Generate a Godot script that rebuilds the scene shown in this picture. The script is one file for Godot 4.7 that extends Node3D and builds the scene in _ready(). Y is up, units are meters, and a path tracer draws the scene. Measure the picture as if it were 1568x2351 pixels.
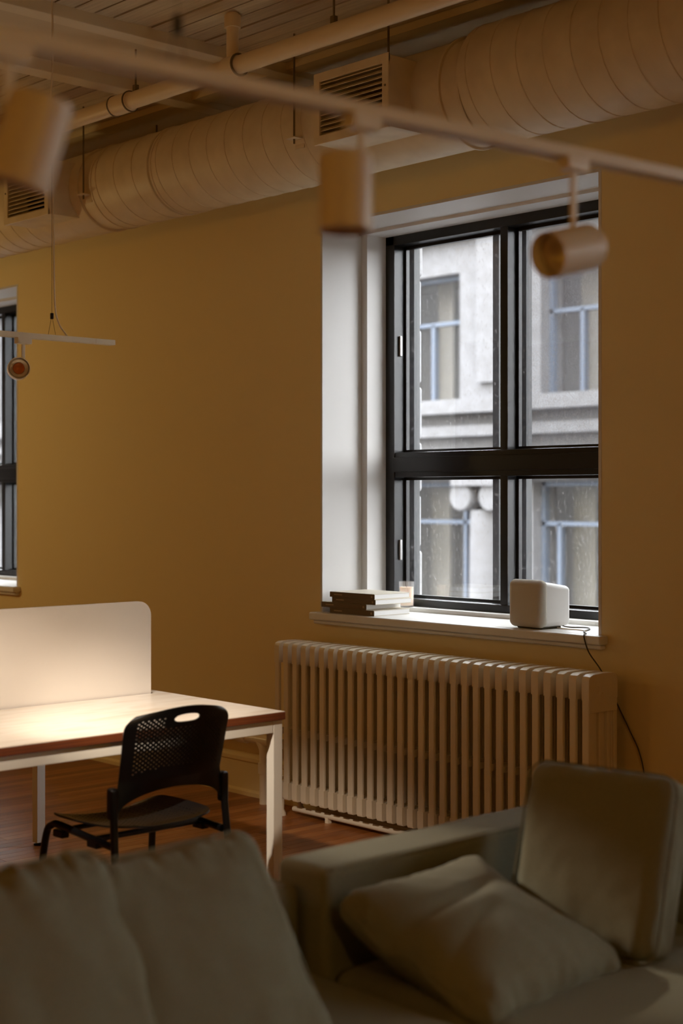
extends Node3D

# ------------------------------------------------------------------ geometry
class G:
	var v := PackedVector3Array()

	func tri(a: Vector3, b: Vector3, c: Vector3) -> void:
		v.append(a); v.append(b); v.append(c)

	func quad(a: Vector3, b: Vector3, c: Vector3, d: Vector3) -> void:
		tri(a, b, c); tri(a, c, d)

	# turns the triangles added since FROM so that their front (clockwise) faces look outwards
	func out(from: int, t := Transform3D.IDENTITY) -> void:
		var vol := 0.0
		for i in range(from, v.size(), 3):
			vol += v[i].dot(v[i + 1].cross(v[i + 2]))
		if vol > 0.0:
			for i in range(from, v.size(), 3):
				var k := v[i + 1]
				v[i + 1] = v[i + 2]
				v[i + 2] = k
		if t != Transform3D.IDENTITY:
			for i in range(from, v.size()):
				v[i] = t * v[i]

	func box(c: Vector3, s: Vector3, t := Transform3D.IDENTITY) -> void:
		var from := v.size()
		var h := s / 2.0
		var p: Array[Vector3] = []
		for i in 8:
			p.append(Vector3(h.x if i & 1 else -h.x, h.y if i & 2 else -h.y, h.z if i & 4 else -h.z))
		for f in [[0, 1, 3, 2], [4, 6, 7, 5], [0, 4, 5, 1], [2, 3, 7, 6], [0, 2, 6, 4], [1, 5, 7, 3]]:
			quad(p[f[0]], p[f[1]], p[f[2]], p[f[3]])
		out(from, t * Transform3D(Basis.IDENTITY, c))

	# box from corner to corner
	func bb(x0: float, x1: float, y0: float, y1: float, z0: float, z1: float) -> void:
		box(Vector3((x0 + x1) / 2, (y0 + y1) / 2, (z0 + z1) / 2), Vector3(absf(x1 - x0), absf(y1 - y0), absf(z1 - z0)))

	static func steps(h: float, r: float, seg: int, flat: int) -> PackedFloat32Array:
		var a := PackedFloat32Array()
		for k in range(seg, 0, -1):
			a.append(-(h - r) - r * tan(deg_to_rad(45.0 * k / seg)))
		for k in flat + 1:
			a.append(-(h - r) + 2.0 * (h - r) * k / flat)
		for k in range(1, seg + 1):
			a.append((h - r) + r * tan(deg_to_rad(45.0 * k / seg)))
		return a

	# box with rounded edges; F (optional) moves each point: f(position, normal) -> position
	func rbox(c: Vector3, s: Vector3, r: float, seg := 1, t := Transform3D.IDENTITY, flat := 1, f = null) -> void:
		var from := v.size()
		var h := s / 2.0
		r = minf(r, minf(h.x, minf(h.y, h.z)) * 0.999)
		var inn := h - Vector3(r, r, r)
		for ax in 3:
			var b := (ax + 1) % 3
			var d := (ax + 2) % 3
			var ub := steps(h[b], r, seg, flat)
			var ud := steps(h[d], r, seg, flat)
			for sgn in [-1.0, 1.0]:
				var g := []
				for i in ub.size():
					var row := PackedVector3Array()
					for j in ud.size():
						var q := Vector3.ZERO
						q[ax] = h[ax] * sgn
						q[b] = ub[i]
						q[d] = ud[j]
						var m := q.clamp(-inn, inn)
						var n := (q - m).normalized()
						var p := m + n * r
						if f != null:
							p = f.call(p, n)
						row.append(p)
					g.append(row)
				for i in ub.size() - 1:
					for j in ud.size() - 1:
						if sgn > 0:
							quad(g[i][j], g[i + 1][j], g[i + 1][j + 1], g[i][j + 1])
						else:
							quad(g[i][j], g[i][j + 1], g[i + 1][j + 1], g[i + 1][j])
		out(from, t * Transform3D(Basis.IDENTITY, c))

	func tube(pts: Array, r: float, n := 10, r_end := -1.0) -> void:
		var from := v.size()
		var m := pts.size()
		var dir0: Vector3 = (pts[1] - pts[0]).normalized()
		var up := Vector3.UP if absf(dir0.y) < 0.9 else Vector3.RIGHT
		var side := dir0.cross(up).normalized()
		var prev := dir0
		var rings := []
		for i in m:
			var d: Vector3 = (pts[mini(i + 1, m - 1)] - pts[maxi(i - 1, 0)]).normalized()
			var ax := prev.cross(d)
			if ax.length() > 1e-6:
				side = side.rotated(ax.normalized(), prev.angle_to(d))
			prev = d
			var up2 := d.cross(side).normalized()
			var rr := r if r_end < 0.0 else lerpf(r, r_end, float(i) / (m - 1))
			var ring := PackedVector3Array()
			for k in n:
				var a := TAU * k / n
				ring.append(pts[i] + (side * cos(a) + up2 * sin(a)) * rr)
			rings.append(ring)
		for i in m - 1:
			for k in n:
				var k2 := (k + 1) % n
				quad(rings[i][k], rings[i][k2], rings[i + 1][k2], rings[i + 1][k])
		for k in n:
			var k2 := (k + 1) % n
			tri(pts[0], rings[0][k2], rings[0][k])
			tri(pts[m - 1], rings[m - 1][k], rings[m - 1][k2])
		out(from)

	# profile of (radius, y) turned about y
	func lathe(prof: Array, n: int, t := Transform3D.IDENTITY) -> void:
		var from := v.size()
		for i in prof.size() - 1:
			var a: Vector2 = prof[i]
			var b: Vector2 = prof[i + 1]
			for k in n:
				var u := TAU * k / n
				var w := TAU * (k + 1) / n
				var d0 := Vector3(cos(u), 0, sin(u))
				var d1 := Vector3(cos(w), 0, sin(w))
				var p := d0 * a.x + Vector3.UP * a.y
				var q := d1 * a.x + Vector3.UP * a.y
				var r := d1 * b.x + Vector3.UP * b.y
				var s := d0 * b.x + Vector3.UP * b.y
				if a.x > 1e-6: tri(p, q, r)
				if b.x > 1e-6: tri(p, r, s)
		out(from, t)

	# polygon in the xy plane, extruded over z from -d/2 to d/2
	func prism(poly: PackedVector2Array, d: float, t := Transform3D.IDENTITY) -> void:
		var from := v.size()
		var idx := Geometry2D.triangulate_polygon(poly)
		var ccw := 0.0
		for i in poly.size():
			ccw += poly[i].cross(poly[(i + 1) % poly.size()])
		for i in range(0, idx.size(), 3):
			var a := poly[idx[i]]
			var b := poly[idx[i + 1]]
			var c := poly[idx[i + 2]]
			if (b - a).cross(c - a) < 0.0:
				var k := b
				b = c
				c = k
			tri(Vector3(a.x, a.y, d / 2), Vector3(b.x, b.y, d / 2), Vector3(c.x, c.y, d / 2))
			tri(Vector3(a.x, a.y, -d / 2), Vector3(c.x, c.y, -d / 2), Vector3(b.x, b.y, -d / 2))
		for i in poly.size():
			var a := poly[i]
			var b := poly[(i + 1) % poly.size()]
			if ccw < 0.0:
				var k := a
				a = b
				b = k
			quad(Vector3(a.x, a.y, -d / 2), Vector3(b.x, b.y, -d / 2), Vector3(b.x, b.y, d / 2), Vector3(a.x, a.y, d / 2))
		out(from, t)

	# a sheet P(u, v) of thickness TH cut into NU x NV cells; HOLE(i, j) pierces a cell (returns the hole's radius, 0 none), GONE(i, j) leaves it out
	func sheet(P: Callable, nu: int, nv: int, th: float, hole: Callable, gone: Callable, t := Transform3D.IDENTITY) -> void:
		var from := v.size()
		var c := []
		for i in nu + 1:
			var row := PackedVector3Array()
			for j in nv + 1:
				row.append(P.call(float(i) / nu, float(j) / nv))
			c.append(row)
		var fr := []
		var bk := []
		for i in nu + 1:
			var a := PackedVector3Array()
			var b := PackedVector3Array()
			for j in nv + 1:
				var du: Vector3 = c[mini(i + 1, nu)][j] - c[maxi(i - 1, 0)][j]
				var dv: Vector3 = c[i][mini(j + 1, nv)] - c[i][maxi(j - 1, 0)]
				var n := du.cross(dv).normalized()
				a.append(c[i][j] + n * th / 2)
				b.append(c[i][j] - n * th / 2)
			fr.append(a)
			bk.append(b)
		var keep := func(i: int, j: int) -> bool: return i >= 0 and j >= 0 and i < nu and j < nv and not gone.call(i, j)
		for i in nu:
			for j in nv:
				if not keep.call(i, j):
					continue
				var A := [fr[i][j], fr[i + 1][j], fr[i + 1][j + 1], fr[i][j + 1]]
				var B := [bk[i][j], bk[i + 1][j], bk[i + 1][j + 1], bk[i][j + 1]]
				var r: float = hole.call(i, j)
				if r > 0.0:
					var oa := PackedVector3Array()
					var ob := PackedVector3Array()
					for k in 8:
						var an := PI + TAU * k / 8.0
						var x := 0.5 + r * cos(an)
						var y := 0.5 + r * sin(an)
						oa.append(A[0].lerp(A[1], x).lerp(A[3].lerp(A[2], x), y))
						ob.append(B[0].lerp(B[1], x).lerp(B[3].lerp(B[2], x), y))
					for k in 4:
						var o0 := 2 * k
						var o1 := 2 * k + 1
						var o2 := (2 * k + 2) % 8
						var kn := (k + 1) % 4
						tri(A[k], oa[o1], oa[o0]); tri(A[k], oa[o2], oa[o1]); tri(A[k], A[kn], oa[o2])
						tri(B[k], ob[o0], ob[o1]); tri(B[k], ob[o1], ob[o2]); tri(B[k], ob[o2], B[kn])
						quad(oa[o0], oa[o1], ob[o1], ob[o0]); quad(oa[o1], oa[o2], ob[o2], ob[o1])
				else:
					quad(A[0], A[1], A[2], A[3])
					quad(B[3], B[2], B[1], B[0])
				if not keep.call(i, j - 1): quad(A[1], A[0], B[0], B[1])
				if not keep.call(i + 1, j): quad(A[2], A[1], B[1], B[2])
				if not keep.call(i, j + 1): quad(A[3], A[2], B[2], B[3])
				if not keep.call(i - 1, j): quad(A[0], A[3], B[3], B[0])
		out(from, t)

	func mesh(angle := 38.0) -> ArrayMesh:
		var nf := v.size() / 3
		var fn := PackedVector3Array()
		var at := {}
		var ids := PackedInt32Array()
		var faces := []
		ids.resize(v.size())
		fn.resize(nf)
		for f in nf:
			fn[f] = (v[f * 3 + 2] - v[f * 3]).cross(v[f * 3 + 1] - v[f * 3])
			for k in 3:
				var p := v[f * 3 + k]
				var key := Vector3i(roundi(p.x * 20000.0), roundi(p.y * 20000.0), roundi(p.z * 20000.0))
				var id: int = at.get(key, -1)
				if id < 0:
					id = faces.size()
					at[key] = id
					faces.append(PackedInt32Array())
				ids[f * 3 + k] = id
				faces[id].append(f)
		var lim := cos(deg_to_rad(angle))
		var un := PackedVector3Array()
		un.resize(nf)
		for f in nf:
			un[f] = fn[f].normalized()
		var nn := PackedVector3Array()
		nn.resize(v.size())
		for i in v.size():
			var f := i / 3
			var me := un[f]
			var s := Vector3.ZERO
			for o in faces[ids[i]]:
				if un[o].dot(me) >= lim:
					s += fn[o]
			nn[i] = s.normalized() if s.length_squared() > 0.0 else Vector3.UP
		var arr := []
		arr.resize(Mesh.ARRAY_MAX)
		arr[Mesh.ARRAY_VERTEX] = v
		arr[Mesh.ARRAY_NORMAL] = nn
		var m := ArrayMesh.new()
		m.add_surface_from_arrays(Mesh.PRIMITIVE_TRIANGLES, arr)
		return m

# ------------------------------------------------------------------ scene helpers
var M := {}
var used := {}
var rng := RandomNumberGenerator.new()

func numbered(n: String) -> String:
	var k: int = used.get(n, 0)
	used[n] = k + 1
	return n if k == 0 else "%s_%03d" % [n, k]

func tag(o: Node, label: String, category: String, group := "", kind := "") -> Node:
	if label: o.set_meta("label", label)
	if category: o.set_meta("category", category)
	if group: o.set_meta("group", group)
	if kind: o.set_meta("kind", kind)
	return o

func thing(n: String, label: String, category: String, at := Vector3.ZERO, turn := 0.0, group := "") -> Node3D:
	var o := Node3D.new()
	o.name = numbered(n)
	add_child(o)
	o.position = at
	o.rotation.y = turn
	tag(o, label, category, group)
	return o

func put(parent: Node, n: String, g: G, mat: Material, angle := 38.0) -> MeshInstance3D:
	return put_mesh(parent, n, g.mesh(angle), mat)

func put_mesh(parent: Node, n: String, m: Mesh, mat: Material) -> MeshInstance3D:
	var o := MeshInstance3D.new()
	o.mesh = m
	o.material_override = mat
	o.name = numbered(n) if parent == self else n
	parent.add_child(o, true)
	return o

func structure(n: String, g: G, mat: Material, label := "") -> MeshInstance3D:
	var o := put(self, n, g, mat)
	tag(o, label, "", "", "structure")
	return o

func copy(o: Node3D, label := "") -> Node3D:
	var c: Node3D = o.duplicate()
	c.name = numbered(String(o.name))
	add_child(c)
	if label: c.set_meta("label", label)
	return c

func noise(freq: float, seed_: int, size := 512, oct := 4, colors: Array = [], normal := false, strength := 4.0, kind := FastNoiseLite.TYPE_SIMPLEX_SMOOTH) -> NoiseTexture2D:
	var f := FastNoiseLite.new()
	f.noise_type = kind
	f.frequency = freq
	f.seed = seed_
	f.fractal_octaves = oct
	var t := NoiseTexture2D.new()
	t.width = size
	t.height = size
	t.seamless = true
	t.noise = f
	if normal:
		t.as_normal_map = true
		t.bump_strength = strength
	elif colors.size():
		var gr := Gradient.new()
		gr.offsets = PackedFloat32Array([])
		var of := PackedFloat32Array()
		var co := PackedColorArray()
		for i in colors.size():
			of.append(float(i) / (colors.size() - 1))
			co.append(colors[i])
		gr.offsets = of
		gr.colors = co
		t.color_ramp = gr
	return t

func mat(n: String, color: Color, rough := 0.6, metal := 0.0) -> StandardMaterial3D:
	var m := StandardMaterial3D.new()
	m.resource_name = n
	m.albedo_color = color
	m.roughness = rough
	m.metallic = metal
	M[n] = m
	return m

func tri(m: StandardMaterial3D, scale: Vector3, world := true) -> StandardMaterial3D:
	m.uv1_triplanar = true
	m.uv1_world_triplanar = world
	m.uv1_scale = scale
	return m

func bump(m: StandardMaterial3D, t: Texture2D, s: float) -> void:
	m.normal_enabled = true
	m.normal_texture = t
	m.normal_scale = s

func rgb(r: float, g: float, b: float) -> Color:
	return Color(r / 255.0, g / 255.0, b / 255.0)

func look(dir: Vector3) -> Basis:   # a basis whose -y points along DIR
	var y := -dir.normalized()
	var x := y.cross(Vector3(0, 0, 1) if absf(y.z) < 0.9 else Vector3(1, 0, 0)).normalized()
	return Basis(x, y, x.cross(y))

# ------------------------------------------------------------------ top: camera, sky, lamps added for the light, exposure
const WARM := Color(1.0, 0.69, 0.22)
const WARM2 := Color(1.0, 0.87, 0.6)
const SPOT := Color(1, 0.93, 0.86)
const HEAD_Y := 2.79
const SILL_Y := 0.95

func setup() -> void:
	var cam := Camera3D.new()
	cam.name = "camera"
	add_child(cam)
	cam.position = Vector3(0, 1.5, 4.8)
	cam.rotation.y = deg_to_rad(47.2)
	var at := CameraAttributesPhysical.new()
	at.frustum_focal_length = 50.0
	at.exposure_aperture = 2.0
	at.frustum_focus_distance = 6.4
	cam.attributes = at
	cam.projection = Camera3D.PROJECTION_FRUSTUM
	cam.near = 0.05
	cam.far = 300.0
	cam.size = 2.0 * 1175.5 / 3445.0 * 0.05
	cam.frustum_offset = Vector2(0, -35.5 / 3445.0 * 0.05)
	cam.current = true
	var env := Environment.new()
	env.background_mode = Environment.BG_SKY
	var sky := Sky.new()
	var sm := ProceduralSkyMaterial.new()
	sm.sky_top_color = rgb(233, 237, 241)
	sm.sky_horizon_color = rgb(236, 239, 242)
	sm.ground_bottom_color = rgb(120, 120, 120)
	sm.ground_horizon_color = rgb(190, 195, 205)
	sm.sky_energy_multiplier = 2.9
	sm.ground_energy_multiplier = 0.6
	sky.sky_material = sm
	env.sky = sky
	env.tonemap_mode = Environment.TONE_MAPPER_LINEAR
	env.tonemap_exposure = 1.0
	env.sdfgi_enabled = true
	env.ssao_enabled = true
	env.ssil_enabled = true
	var we := WorldEnvironment.new()
	we.name = "world_environment"
	we.environment = env
	add_child(we)

func added_globe_lamp(at: Vector3, energy: float, color: Color, label: String) -> void:  # pendant added out of view to fill the room with warm light
	var t := thing("added_pendant_lamp", label, "lamp", at, 0.0, "added opal globe pendants")
	var g := G.new()
	var pr := []
	for k in 17:
		var a := -PI / 2 + PI * k / 16
		pr.append(Vector2(maxf(0.0, cos(a) * 0.15), sin(a) * 0.15))
	g.lathe(pr, 24)
	put(t, "globe", g, M.added_bulb)
	g = G.new()
	g.lathe([Vector2(0, 0.14), Vector2(0.04, 0.14), Vector2(0.04, 0.2), Vector2(0.012, 0.22), Vector2(0, 0.22)], 16)
	put(t, "cap", g, M.track)
	g = G.new()
	g.tube([Vector3(0, 0.22, 0), Vector3(0, 3.5 - at.y, 0)], 0.004, 8)
	put(t, "cord", g, M.cable)
	var l := OmniLight3D.new()
	l.name = "added_globe_light"
	l.light_color = color
	l.light_energy = energy
	l.light_size = 0.15
	l.omni_range = 20.0
	l.omni_attenuation = 2.0
	l.shadow_enabled = true
	t.add_child(l)

# ------------------------------------------------------------------ materials
func materials() -> void:
	var fine := noise(0.02, 5, 512, 5, [], true, 2.0)
	var m := mat("wall", rgb(235, 216, 162), 0.85)
	tri(m, Vector3(2, 2, 2))
	bump(m, fine, 0.25)
	m = mat("brick", rgb(136, 84, 52), 0.9)
	m = mat("trim", rgb(216, 214, 210), 0.5)
	m = mat("sill", rgb(226, 224, 218), 0.45)
	m = mat("ceiling_panel", rgb(214, 198, 164), 0.85)
	m = mat("ceiling_plank", rgb(214, 200, 168), 0.7)
	tri(m, Vector3(0.5, 3, 6))
	m.albedo_texture = noise(0.012, 21, 512, 4, [rgb(228, 224, 218), rgb(255, 253, 248)])
	m = mat("beam", rgb(226, 212, 180), 0.75)
	m = mat("duct", rgb(232, 216, 182), 0.5)
	tri(m, Vector3(1.2, 1.2, 1.2))
	m.albedo_texture = noise(0.01, 33, 512, 3, [rgb(236, 234, 230), rgb(255, 255, 255)])
	m = mat("pipe", rgb(232, 212, 172), 0.45)
	m = mat("radiator", rgb(234, 222, 196), 0.34)
	bump(tri(m, Vector3(6, 6, 6)), noise(0.03, 61, 256, 3, [], true, 1.5), 0.2)
	m = mat("track", rgb(242, 236, 214), 0.38)
	m = mat("lamp_body", rgb(236, 228, 208), 0.34)
	m = mat("reflector_amber", rgb(214, 126, 66), 0.35, 0.5)
	m = mat("reflector", rgb(214, 210, 202), 0.35, 0.5)
	m = mat("cable", rgb(222, 208, 178), 0.5)
	m = mat("black_metal", rgb(20, 19, 18), 0.35)
	m = mat("rod", rgb(120, 104, 76), 0.5, 0.3)
	m = mat("frame", rgb(22, 20, 18), 0.33)
	m = mat("frame_outer", rgb(46, 48, 48), 0.45)
	m = mat("latch", rgb(150, 148, 146), 0.35, 0.6)
	m = mat("added_bulb", rgb(255, 240, 220), 0.4)
	m.emission_enabled = true
	m.emission = WARM
	m.emission_energy_multiplier = 2.0
	m = mat("added_lens", rgb(255, 245, 230), 0.4)
	m.emission_enabled = true
	m.emission = SPOT
	m.emission_energy_multiplier = 4.0
	m = mat("glass", Color(0.98, 1.0, 0.99, 0.006), 0.0)
	m.transparency = BaseMaterial3D.TRANSPARENCY_ALPHA
	# dried dust and drip marks on the panes
	m = mat("dust", Color(1, 1, 1, 1), 0.9)
	m.transparency = BaseMaterial3D.TRANSPARENCY_ALPHA
	tri(m, Vector3(1.3, 0.9, 1.3))
	m.albedo_texture = noise(0.03, 71, 1024, 6, [Color(0.93, 0.95, 1, 0.012), Color(0.93, 0.95, 1, 0.024), Color(0.95, 0.96, 1, 0.044), Color(1, 1, 1, 0.22)])
	m = mat("screen_mesh", Color(1, 1, 1, 1), 0.8)
	m.transparency = BaseMaterial3D.TRANSPARENCY_ALPHA
	tri(m, Vector3(1.1, 1.1, 1.1))
	m.albedo_texture = noise(0.08, 77, 1024, 5, [Color(0.5, 0.5, 0.52, 0.14), Color(0.6, 0.6, 0.62, 0.24), Color(0.7, 0.7, 0.72, 0.36)])
	# oak strips
	var tones := [rgb(150, 92, 46), rgb(168, 106, 54), rgb(136, 80, 38), rgb(178, 118, 64), rgb(158, 96, 44)]
	var grain := noise(0.02, 41, 512, 5, [rgb(150, 140, 130), rgb(235, 232, 228), rgb(255, 255, 255), rgb(214, 206, 198)])
	for i in 5:
		m = mat("oak%d" % i, tones[i], 0.32)
		tri(m, Vector3(9, 3, 0.45))
		m.uv1_offset = Vector3(i * 0.37, 0, i * 0.61)
		m.albedo_texture = grain
		m.roughness = 0.36
	m = mat("laminate", rgb(244, 236, 222), 0.3)
	tri(m, Vector3(1.6, 1.6, 0.35))
	m.albedo_texture = noise(0.012, 45, 512, 4, [rgb(232, 222, 208), rgb(255, 253, 250), rgb(246, 238, 226)])
	m = mat("ply", rgb(150, 84, 44), 0.55)
	tri(m, Vector3(0.5, 90, 0.5))
	m.albedo_texture = noise(0.02, 46, 256, 2, [rgb(140, 120, 100), rgb(255, 250, 240)])
	m = mat("white_metal", rgb(236, 230, 214), 0.36)
	m = mat("screen_panel", rgb(236, 228, 216), 0.75)
	m = mat("chair_plastic", rgb(17, 16, 15), 0.34)
	bump(tri(m, Vector3(10, 10, 10), false), noise(0.12, 52, 256, 2, [], true, 1.0), 0.15)
	m = mat("chair_metal", rgb(15, 15, 15), 0.3)
	var weave := noise(0.16, 55, 512, 4, [rgb(176, 174, 170), rgb(255, 255, 255)])
	var weave_n := noise(0.2, 56, 512, 3, [], true, 5.0)
	m = mat("fabric", rgb(158, 158, 132), 0.95)
	tri(m, Vector3(3.2, 3.2, 3.2), false)
	m.albedo_texture = weave
	bump(m, weave_n, 0.35)
	m.rim_enabled = true
	m.rim = 0.25
	m.rim_tint = 0.6
	m = mat("speaker_fabric", rgb(206, 202, 190), 0.9)
	bump(tri(m, Vector3(14, 14, 14), false), weave_n, 0.3)
	m = mat("speaker_shell", rgb(240, 240, 238), 0.45)
	m = mat("book_cover", rgb(214, 206, 188), 0.5)
	m = mat("book_spine", rgb(104, 88, 62), 0.6)
	m = mat("book_print", rgb(168, 150, 116), 0.6)
	m = mat("paper", rgb(246, 246, 244), 0.8)
	m = mat("wax", rgb(250, 224, 196), 0.5)
	m.subsurf_scatter_enabled = true
	m.subsurf_scatter_strength = 0.3
	m = mat("candle_label", rgb(240, 196, 156), 0.6)
	m = mat("jar", Color(1, 1, 1, 0.1), 0.02)
	m.transparency = BaseMaterial3D.TRANSPARENCY_ALPHA
	m = mat("cord_dark", rgb(64, 56, 36), 0.5)
	m = mat("stone", rgb(142, 142, 144), 0.9)
	bump(tri(m, Vector3(1.2, 1.2, 1.2)), noise(0.02, 81, 512, 5, [], true, 6.0), 0.6)
	m = mat("facade", rgb(126, 126, 129), 0.9)
	tri(m, Vector3(0.4, 0.4, 0.4))
	m.albedo_texture = noise(0.02, 83, 512, 5, [rgb(226, 224, 222), rgb(255, 255, 255)])
	m = mat("interior", rgb(140, 136, 130), 0.9)
	m = mat("facade_pane", Color(0.9, 0.9, 0.9, 0.01), 0.1)
	m.transparency = BaseMaterial3D.TRANSPARENCY_ALPHA
	m.metallic_specular = 0.16
	m = mat("facade_frame", rgb(92, 102, 118), 0.6)
	m = mat("curtain", rgb(140, 136, 128), 0.9)
	m = mat("curtain_amber", rgb(160, 128, 92), 0.9)
	m = mat("street", rgb(96, 96, 98), 0.9)

# ------------------------------------------------------------------ the room
const X0 := -13.0
const X1 := 6.5
const ZB := 9.5
const WIN := [-9.756, -5.316, -0.876, 3.564]      # left edge of each window opening; last two added unseen for daylight
const WW := 1.636

func room() -> void:
	# window wall with its openings
	var g := G.new()
	var x := X0
	for w in WIN:
		g.bb(x, w - 0.014, -0.3, 3.8, -0.6, 0)
		g.bb(w - 0.014, w + WW + 0.014, -0.3, 0.914, -0.6, 0)
		g.bb(w - 0.014, w + WW + 0.014, HEAD_Y + 0.014, 3.8, -0.6, 0)
		x = w + WW + 0.014
	g.bb(x, X1, -0.3, 3.8, -0.6, 0)
	g.bb(X0, X1, 3.8, 7.5, -0.6, -0.3)
	var wall := structure("wall_back", g, M.wall, "warm white plaster wall with the two windows and two added unseen ones")
	# rough stones of the outer window jambs
	rng.seed = 11
	for w in WIN:
		for side in 2:
			var y := 0.7
			while y < 3.0:
				var h := rng.randf_range(0.24, 0.34)
				var d := rng.randf_range(0.002, 0.014)
				var sg := G.new()
				var xa: float = w - 0.2 if side == 0 else w + WW - d
				var xb: float = w + d if side == 0 else w + WW + 0.2
				sg.rbox(Vector3((xa + xb) / 2, y + h / 2, -0.64), Vector3(xb - xa, h - 0.012, 0.08), 0.02, 2)
				put(wall, "stone", sg, M.stone)
				y += h
	g = G.new(); g.bb(X0 - 0.3, X0, -0.3, 3.8, -0.6, ZB)
	structure("wall_left", g, M.brick, "brick end wall")
	g = G.new(); g.bb(X1, X1 + 0.3, -0.3, 3.8, -0.6, ZB)
	structure("wall_right", g, M.brick, "brick end wall")
	g = G.new(); g.bb(X0 - 0.3, X1 + 0.3, -0.3, 3.8, ZB, ZB + 0.3)
	structure("wall_front", g, M.brick, "brick wall across the room")
	# floor: sub-floor with oak strips running to the window wall
	g = G.new()
	g.bb(X0, X1, -0.3, -0.014, 0, ZB)
	g.bb(X0, -9.62, -0.014, 0, 0, ZB)
	g.bb(-2.78, X1, -0.014, 0, 0, ZB)
	g.bb(-9.62, -2.78, -0.014, 0, 2.9, ZB)
	var floor_ := structure("floor", g, M.oak0, "oak strip floor")
	rng.seed = 4
	var meshes := {}
	var bw := 0.057
	var fx := -9.62
	while fx < -2.79:
		var z := 0.02
		var first := true
		while z < 2.89:
			var l := snappedf(rng.randf_range(1.3, 2.2), 0.1)
			if first: l = snappedf(rng.randf_range(0.5, 2.2), 0.1)
			first = false
			if z + l > 2.6: l = 2.9 - z
			var key := snappedf(l, 0.01)
			if not meshes.has(key):
				var bg := G.new()
				bg.rbox(Vector3.ZERO, Vector3(bw - 0.0012, 0.014, l - 0.0012), 0.0008, 1)
				meshes[key] = bg.mesh()
			var b := put_mesh(floor_, "board", meshes[key], M["oak%d" % rng.randi_range(0, 4)])
			b.position = Vector3(fx + bw / 2, -0.007, z + l / 2)
			z += l
		fx += bw
	# ceiling: slab, painted planks, twin beams, plain border by the window wall
	g = G.new()
	g.bb(X0, X1, 3.66, 3.8, 0, ZB)
	g.bb(X0, -5.96, 3.482, 3.5, 2.52, ZB)
	g.bb(-5.24, X1, 3.482, 3.5, 2.52, ZB)
	g.bb(-5.96, -5.24, 3.485, 3.503, 0, ZB)
	g.bb(1.2, X1, 3.482, 3.5, 0.33, 2.52)
	var ceil := structure("ceiling", g, M.ceiling_panel, "boarded ceiling painted warm white")
	rng.seed = 8
	var z := 0.335
	var n := 0
	while z < 2.5:
		var gap := 0.015 if n % 3 == 1 else 0.007
		for seg in [[-12.9, -9.3], [-9.3, -6.02], [-5.2, -2.6], [-2.6, 1.2]]:
			var pg := G.new()
			var off := rng.randf_range(-0.4, 0.4) if seg[0] == -9.3 or seg[0] == -2.6 else 0.0
			pg.bb(seg[0], seg[1], 3.48, 3.497, z + gap / 2, z + 0.094 - gap / 2)
			var p := put(ceil, "plank", pg, M.ceiling_plank)
			p.position.y = rng.randf_range(-0.002, 0.002)
		z += 0.094
		n += 1
	for b in [[-5.29, -5.2], [-6.02, -5.91]]:
		g = G.new()
		g.rbox(Vector3((b[0] + b[1]) / 2, 3.545, 4.75), Vector3(b[1] - b[0], 0.23, 9.5), 0.006, 1)
		structure("ceiling_beam", g, M.beam, "painted ceiling beam running to the window wall")
	g = G.new()
	g.bb(X0, X1, 3.462, 3.5, 0, 0.33)
	g.bb(X0, X1, 3.448, 3.462, 0.24, 0.33)
	structure("trim_1", g, M.ceiling_panel, "plain border board between ceiling planks and wall")
	# baseboard with moulding
	g = G.new()
	var prof := PackedVector2Array([Vector2(0, 0), Vector2(0.036, 0), Vector2(0.036, 0.02), Vector2(0.022, 0.03), Vector2(0.022, 0.165), Vector2(0.032, 0.172), Vector2(0.032, 0.19), Vector2(0.018, 0.196), Vector2(0.012, 0.21), Vector2(0, 0.21)])
	g.prism(prof, X1 - X0, Transform3D(Basis(Vector3(0, 0, 1), Vector3(0, 1, 0), Vector3(-1, 0, 0)), Vector3((X0 + X1) / 2, 0, 0)))
	structure("baseboard_back", g, M.wall, "moulded baseboard along the window wall")

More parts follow.
